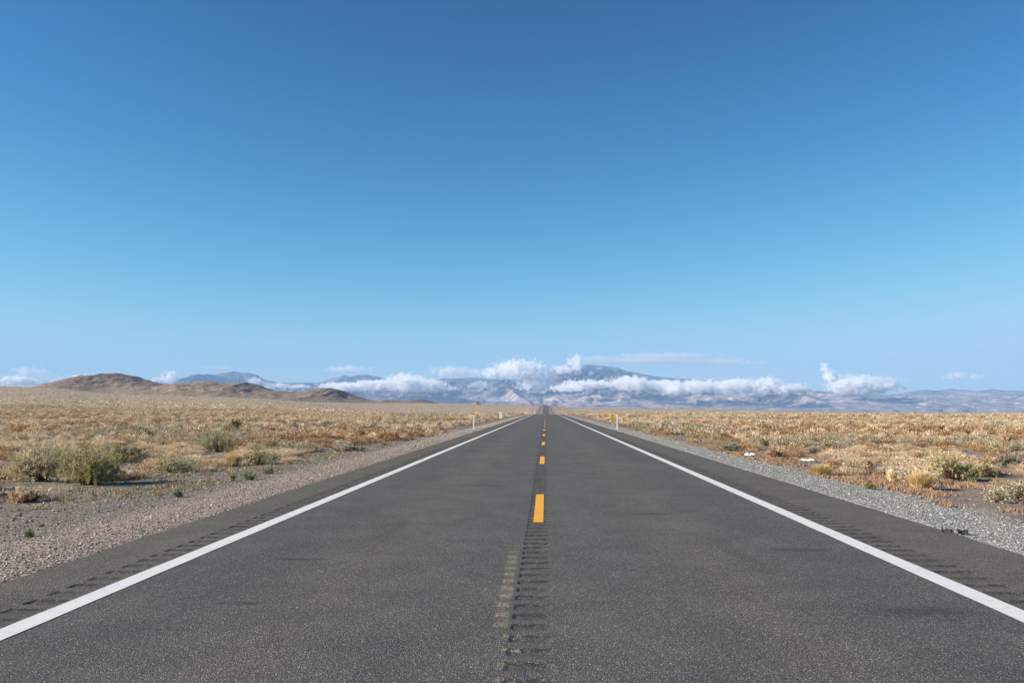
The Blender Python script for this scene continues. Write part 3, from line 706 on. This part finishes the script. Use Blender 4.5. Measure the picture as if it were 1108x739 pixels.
sr_ = rng.uniform(.22, .46, len(sx_)) * np.where(sk_ == 2, 1.2, 1.) * np.where(sy_ > 150, 1.45, np.where(sy_ > 60, 1.15, 1.))
PROTO = {0: [pmesh('dry_grass_tuft', join(leaves(620, .37, .33, .026, STRAW if i % 3 else TAN + STRAW[:2], .3, .9, 8), blades(240, .38, .36, .0065, 1., STRAW if i % 3 else TAN, r0=.75))) for i in range(6)],
         1: [pmesh('dry_shrub', join(leaves(650, .36, .36, .032, OCHRE if i % 2 else RUST + STRAW[:1]), twigs(40, .33, .34))) for i in range(4)],
         2: [pmesh('sagebrush', join(leaves(750, .38, .42, .032, (OLIVE + TAN, PALEG + TAN, GREY + TAN, GREYG[:2] + TAN)[i]), twigs(50, .35, .4))) for i in range(4)]}
LAB = {0: ('pale straw tuft, one of the many dry tufts covering the desert flat', 'grass tuft', 'dry grass tufts on the desert flat'),
       1: ('rust brown dry bush, one of many scattered through the desert flat', 'shrub', 'rust brown bushes on the desert flat'),
       2: ('grey olive bush, one of many scattered among the straw tufts', 'shrub', 'grey olive bushes on the desert flat')}
ind = np.zeros(len(sx_), bool)
inframe = (azpx(sx_, sy_) > -25) & (azpx(sx_, sy_) < 1133)
for k in range(3):
    idx = np.where((sk_ == k) & inframe)[0]; idx = idx[np.argsort(sy_[idx])][:300]; ind[idx] = True
    zz = H(sx_[idx], sy_[idx])
    for j, i in enumerate(idx):
        s = sr_[i] / .36; o = link(KINDS[k], PROTO[k][rng.integers(len(PROTO[k]))], None, (sx_[i], sy_[i], zz[j] - .01), rng.uniform(0, 6.28), (s, s, s * rng.uniform(.62, 1.)))
        tag(o, *LAB[k])
PALS = [STRAW + TAN, OCHRE + RUST[:2] + STRAW[:2], OLIVE[:2] + PALEG[:2] + GREY[:2] + TAN + TAN]
def cover(name, idx_list, kind='stuff'):
    Vs, Cs, n0 = [], [], 0
    for idx, nt, ws in idx_list:
        n = len(idx)
        if not n: continue
        x, y, r, k = sx_[idx], sy_[idx], sr_[idx], sk_[idx]; z = H(x, y); h = r * rng.uniform(.85, 1.35, n)
        a = rng.uniform(0, 6.283, (n, nt)); q = np.sqrt(rng.random((n, nt))); rr = q * r[:, None]
        top = h[:, None] * (1 - q ** 2.2) * rng.uniform(.5, 1., (n, nt))
        P = np.stack([x[:, None] + np.cos(a) * rr, y[:, None] + np.sin(a) * rr, z[:, None] + top * .85 - .02], -1)
        b = rng.uniform(0, 6.283, (n, nt)); w = 1.5 * ws * r[:, None] * rng.uniform(.6, 1.4, (n, nt))
        S = np.stack([np.cos(b) * w, np.sin(b) * w, rng.normal(0, .3, (n, nt)) * w], -1)
        tip = np.stack([np.cos(a) * rr * .35, np.sin(a) * rr * .35, h[:, None] * rng.uniform(.12, .36, (n, nt))], -1)
        V = np.stack([P - S, P + S, P + tip], 2)
        c = np.zeros((n, 3))
        for kk in range(3):
            pa = np.array(PALS[kk]); m = k == kk; c[m] = pa[rng.integers(0, len(pa), m.sum())]
        c = c[:, None, :] * rng.uniform(.82, 1.18, (n, nt, 1)) * rng.uniform(.85, 1.15, (n, 1, 1))
        Vs.append(V.reshape(-1, 3)); Cs.append(np.repeat(c.reshape(-1, 3), 3, 0))
    V = np.concatenate(Vs); c = np.concatenate(Cs)
    me = mesh_from(name, V, np.arange(len(V)).reshape(-1, 3), M_plant, False, None, np.concatenate([c, np.ones((len(c), 1))], 1))
    return tag(link(name, me), kind=kind)
rest = np.where(~ind)[0]; ry = sy_[rest]
cover('desert_scrub', [(rest[ry < 50], 200, .04), (rest[(ry >= 50) & (ry < 100)], 130, .055), (rest[(ry >= 100) & (ry < 190)], 60, .08), (rest[ry >= 190], 26, .13)])
# coarser scrub on the slope beyond
n = 38000; yy = rng.uniform(370, 1500, n); xx = rng.uniform(-1.2, 1.1, n) * yy
ok = np.abs(xx) > 14; xx, yy = xx[ok], yy[ok]
sx_, sy_ = xx, yy; sr_ = rng.uniform(.5, 1.3, len(xx)); sk_ = rng.choice(3, len(xx), p=[.62, .16, .22])
cover('distant_scrub', [(np.arange(len(xx)), 7, .3)])
# short dry growth on both verges
def low_growth(name, n, xr, yr_, pal, h):
    x = rng.uniform(*xr, n); y = logu(n, *yr_)
    m = fbm(x / 1.1, y / 2.2, 3, 131) > .5; x, y = x[m], y[m]; n = len(x); z = H(x, y)
    a = rng.uniform(0, 6.283, (n, 6)); w = .008 + y[:, None] * .00035
    B = np.stack([x[:, None] + rng.normal(0, .05, (n, 6)), y[:, None] + rng.normal(0, .05, (n, 6)), np.repeat(z[:, None] - .01, 6, 1)], -1)
    S = np.stack([np.cos(a) * w, np.sin(a) * w, 0 * a], -1); hh = h * rng.uniform(.4, 1.3, (n, 6))
    T = np.stack([rng.normal(0, .4, (n, 6)) * hh, rng.normal(0, .4, (n, 6)) * hh, hh], -1)
    V = np.stack([B - S, B + S, B + T], 2).reshape(-1, 3); pa = np.array(pal)
    c = np.repeat(pa[rng.integers(0, len(pa), n)], 18, 0) * np.repeat(rng.uniform(.75, 1.25, (n * 6, 1)), 3, 0)
    me = mesh_from(name, V, np.arange(len(V)).reshape(-1, 3), M_plant, False, None, np.concatenate([c, np.ones((len(c), 1))], 1))
    return tag(link(name, me), kind='stuff')
low_growth('verge_grass', 22000, (7.0, 13.5), (9, 60), ((.36, .21, .15), (.42, .28, .18), (.30, .16, .12), (.40, .31, .2), (.28, .24, .14)), .09)
low_growth('verge_grass', 5000, (-14., -7.6), (14, 70), ((.36, .27, .17), (.30, .20, .13), (.26, .25, .15), (.40, .32, .2)), .08)

# ------------------------------------------------------------------ markers, poles, litter
M_post = simple('white plastic post', (.78, .77, .73), .5, .06, 6)
M_refl = simple('white reflective sheeting', (.88, .88, .87), .35, .03, 30)
M_back = simple('pale sign face', (.80, .79, .70), .45, .05, 9)
M_galv = simple('galvanised steel', (.42, .42, .41), .5, .1, 12, .5)
M_yel = simple('yellow reflective sheeting', (.85, .46, .02), .4, .04, 20)
M_blk = simple('black sign paint', (.02, .02, .02), .5, .1, 20)
M_pinkp = simple('faded pinkish post', (.60, .42, .44), .6, .08, 10)
M_wood = simple('weathered pole wood', (.13, .10, .08), .9, .2, 6)
def foot(px, Y):
    d = ray(px, 442.7); x = d[0] / d[1] * Y; return x, Y, float(H(x, Y))
def delineator(px, Y, h, label, arm=False):
    x, y, z = foot(px, Y); o = tag(empty('delineator_post', (x, y, z)), label, 'marker post')
    MB().box((0, 0, h / 2 - .06), (.10, .018, h + .12), 0, .006).box((-.045, .008, h / 2 - .06), (.012, .022, h + .12)).box((.045, .008, h / 2 - .06), (.012, .022, h + .12)).build('post', M_post, o)
    MB().box((0, -.0125, h - .12), (.085, .005, .20), 0, .01).build('reflector', M_refl, o)
    if arm: MB().box((-.17, -.002, h - .02), (.26, .012, .07), 0, .004).build('side_blade', M_back, o)
    return o
delineator(512.6, 64, 1.15, 'slim white marker post with a short side blade on the left verge', True)
delineator(667.6, 66, 1.18, 'slim white marker post on the right verge beside the yellow marker')
def panel(px, Y, w, h, base, label, name='marker_sign', cat='sign'):
    x, y, z = foot(px, Y); o = tag(empty(name, (x, y, z)), label, cat)
    MB().box((0, .03, (base + h) / 2 - .06), (.07, .03, base + h + .1), 0, .004).build('post', M_galv, o)
    MB().box((0, 0, base + h / 2), (w, .012, h), 0, .012).build('panel', M_back, o)
    return o
panel(541.6, 112, .42, .88, .42, 'white upright panel sign on the left verge, nearest of the white panels')
panel(568.6, 262, .42, .70, .3, 'small white panel sign on the left verge, second in the row')
panel(578.3, 372, .5, .9, .4, 'tiny white panel sign on the left verge just before the crest')
x, y, z = foot(585.4, 1900); o = tag(empty('road_sign', (x, y, z)), 'white sign beside the far end of the road on the rising slope', 'sign')
MB().box((-.9, .08, 1.2), (.12, .1, 3.4)).box((.9, .08, 1.2), (.12, .1, 3.4)).build('post', M_galv, o)
MB().box((0, 0, 2.4), (2.6, .03, 2.0), 0, .1).build('panel', M_refl, o)
# yellow object marker with a zigzag of black marks
x, y, z = foot(662.9, 76); o = tag(empty('object_marker', (x, y, z)), 'yellow marker panel with black zigzag marks on a short pinkish post, right verge', 'marker sign')
MB().box((0, .03, .55), (.11, .03, 1.25), 0, .004).build('post', M_pinkp, o)
pn = MB().box((0, 0, .82), (.27, .01, .66), 0, .02).build('panel', M_yel, o)
zz = MB()
for i in range(6):
    s = 1 if i % 2 else -1; c = .55 + i * .108
    zz.poly([(s * .05, -.009, c - .055), (s * .05 + .055, -.009, c), (s * .05, -.009, c + .055), (s * .05 - .055, -.009, c),
             (s * .05, -.005, c - .055), (s * .05 + .055, -.005, c), (s * .05, -.005, c + .055), (s * .05 - .055, -.005, c)],
            [(0, 1, 2, 3), (7, 6, 5, 4), (0, 4, 5, 1), (1, 5, 6, 2), (2, 6, 7, 3), (3, 7, 4, 0)])
zz.build('zigzag_marking', M_blk, pn)
# utility poles far off
def pole(px, Y, h, label):
    x, y, z = foot(px, Y); o = tag(empty('utility_pole', (x, y, z), R(12)), label, 'utility pole', 'utility poles of a far line')
    MB().tube((0, 0, -.5), (0, 0, h), .19, .13, 8).build('pole', M_wood, o)
    a = MB().box((0, -.16, h - .8), (2.6, .12, .14)); a.build('crossarm', M_wood, o)
    m = MB()
    for q in (-1.15, -.5, .5, 1.15): m.tube((q, -.16, h - .73), (q, -.16, h - .52), .05, .035, 6)
    m.build('insulators', M_galv, o)
pole(4.5, 1150, 11, 'thin far pole at the extreme left edge of the plain')
pole(35.5, 1180, 10.5, 'thin far pole between the extreme left pole and the brown hills')
pole(70, 1240, 10.5, 'thin far pole close to the left foot of the big brown hill')
pole(850.5, 900, 11, 'thin far pole before the dark blue slopes right of the road')
pole(990, 850, 11, 'thin far pole before the pale pink slopes, beside the earth heap')
pole(1056, 850, 11, 'thin far pole nearest the right edge of the plain')
pole(620, 1300, 10, 'tiny far pole just right of the road end')
# small knoll with a bush on it, dirt heap, dark boulder
def rock(name, px, Y, w, d, h, label, cat, mat, seed, kind=None):
    x, y, z = foot(px, Y); n = 28; u = np.linspace(-1.15, 1.15, n); A, B = np.meshgrid(u, u)
    rr = np.sqrt(A * A + B * B); q = np.clip(1 - rr ** 1.7, -.25, 1) * h * (.7 + .6 * fbm(A * 2 + seed, B * 2, 4, seed)) - .05 * h
    P = np.stack([A * w / 2, B * d / 2, q], -1)
    o = link(name, mesh_from(name, P.reshape(-1, 3), grid_faces(n, n), mat, True), None, (x, y, z)); return tag(o, label, cat, None, kind)
M_dirt = simple('light earth', (.30, .21, .14), .95, .2, 3); M_dark = simple('dark rock', (.10, .08, .065), .9, .3, 5)
kn = rock('rocky_knoll', 515.5, 1700, 22, 16, 5.0, 'small brown knoll on the skyline left of the road end', 'knoll', M_dirt, 3)
x, y, z = kn.location; o = tag(empty('bush', (x + 1.5, y, z + 3.2)), 'dark bush on top of the small skyline knoll', 'shrub')
link('foliage', pmesh('foliage', leaves(900, 3.0, 3.4, .35, ((.08, .07, .05), (.12, .10, .07)))), o)
rock('dirt_heap', 998.5, 205, 1.6, 1.1, .45, 'low heap of light earth far off before the pale pink slopes', 'earth heap', M_dirt, 5)
rock('dark_boulder', 970, 215, .8, .6, .4, 'dark boulder far off left of the light earth heap', 'boulder', M_dark, 8)
# litter
def crumple(name, px, py, w, d, h, label, cat, mat, seed, n=22):
    x, y = on_plane(px, py, -.2); z = float(H(x, y)); u = np.linspace(-1, 1, n); A, B = np.meshgrid(u, u)
    E = 1 + .25 * (fbm(A * 1.5 + seed, B * 1.5, 3, seed) - .5)
    q = h * ridged(A * 1.6 + seed, B * 1.6, 3, seed) * (1 - .6 * np.maximum(abs(A), abs(B)) ** 2)
    T = np.stack([A * E * w / 2 * np.sqrt(1 - B * B / 2), B * E * d / 2 * np.sqrt(1 - A * A / 2), q], -1); Bt = T.copy(); Bt[..., 2] -= .004
    nn_ = n * n; f = grid_faces(n, n); V = np.concatenate([T.reshape(-1, 3), Bt.reshape(-1, 3)])
    i = np.arange(nn_).reshape(n, n); ring = np.concatenate([i[0, :-1], i[:-1, -1], i[-1, :0:-1], i[:0:-1, 0]])
    r2 = np.roll(ring, -1); side = np.stack([ring, ring + nn_, r2 + nn_, r2], -1)
    return tag(link(name, mesh_from(name, V, np.concatenate([f, f[:, ::-1] + nn_, side]), mat), None, (x, y, z + .02)), label, cat)
M_paper = simple('dirty white plastic', (.80, .78, .76), .5, .06, 20)
crumple('plastic_litter', 812, 494, .46, .35, .17, 'crumpled white plastic litter on the right verge beside the pale bush', 'litter', M_paper, 4)
crumple('plastic_litter', 875, 499.5, .50, .6, .11, 'flat white scrap lying in the scrub between rust red bush and golden tuft', 'litter', M_paper, 9)
# shredded tyre strap: two black lobes and a tan tie at the edge of the asphalt
x, y = on_plane(1031, 576.5, 0); zt = .004
M_rub = simple('black rubber', (.012, .012, .012), .6, .3, 40); M_tie = simple('tan strap', (.42, .33, .2), .8, .1, 40)
o = tag(empty('rubber_strap', (x + .02, y, zt), R(-28)), 'black rubber scrap with a tan tie, lying on the right edge of the asphalt', 'rubber scrap')
def lobe(x0, x1, w0, w1, seed):
    n = 12; u = np.linspace(0, 1, n); P = []
    for i, a in enumerate(u):
        w = (w0 + (w1 - w0) * a) * (.85 + .3 * vnoise(a * 5, seed, 3)) * (1 if 0 < i < n - 1 else .6); cx = x0 + (x1 - x0) * a
        cyy = .012 * math.sin(a * 4 + seed); hh = .022 + .035 * float(vnoise(a * 4, seed + 3., 5))
        P.append([(cx, cyy - w, 0), (cx, cyy - w * .8, hh), (cx, cyy + w * .8, hh * 1.2), (cx, cyy + w, 0)])
    m = MB(); V = [tuple(map(float, q)) for r_ in P for q in r_]; Fs = []
    for i in range(n - 1):
        for j in range(4): Fs.append((i * 4 + j, (i + 1) * 4 + j, (i + 1) * 4 + (j + 1) % 4, i * 4 + (j + 1) % 4))
    Fs += [(0, 1, 2, 3), tuple((n - 1) * 4 + j for j in (3, 2, 1, 0))]
    return m.poly(V, Fs)
lobe(-.145, -.025, .022, .030, 1).build('rubber_flap', M_rub, o); lobe(.035, .15, .028, .042, 5).build('rubber_flap', M_rub, o)
MB().box((.0, .0, .012), (.05, .02, .018), R(10), .004).box((.012, .01, .012), (.012, .06, .022), R(6), .003).build('tie', M_tie, o)
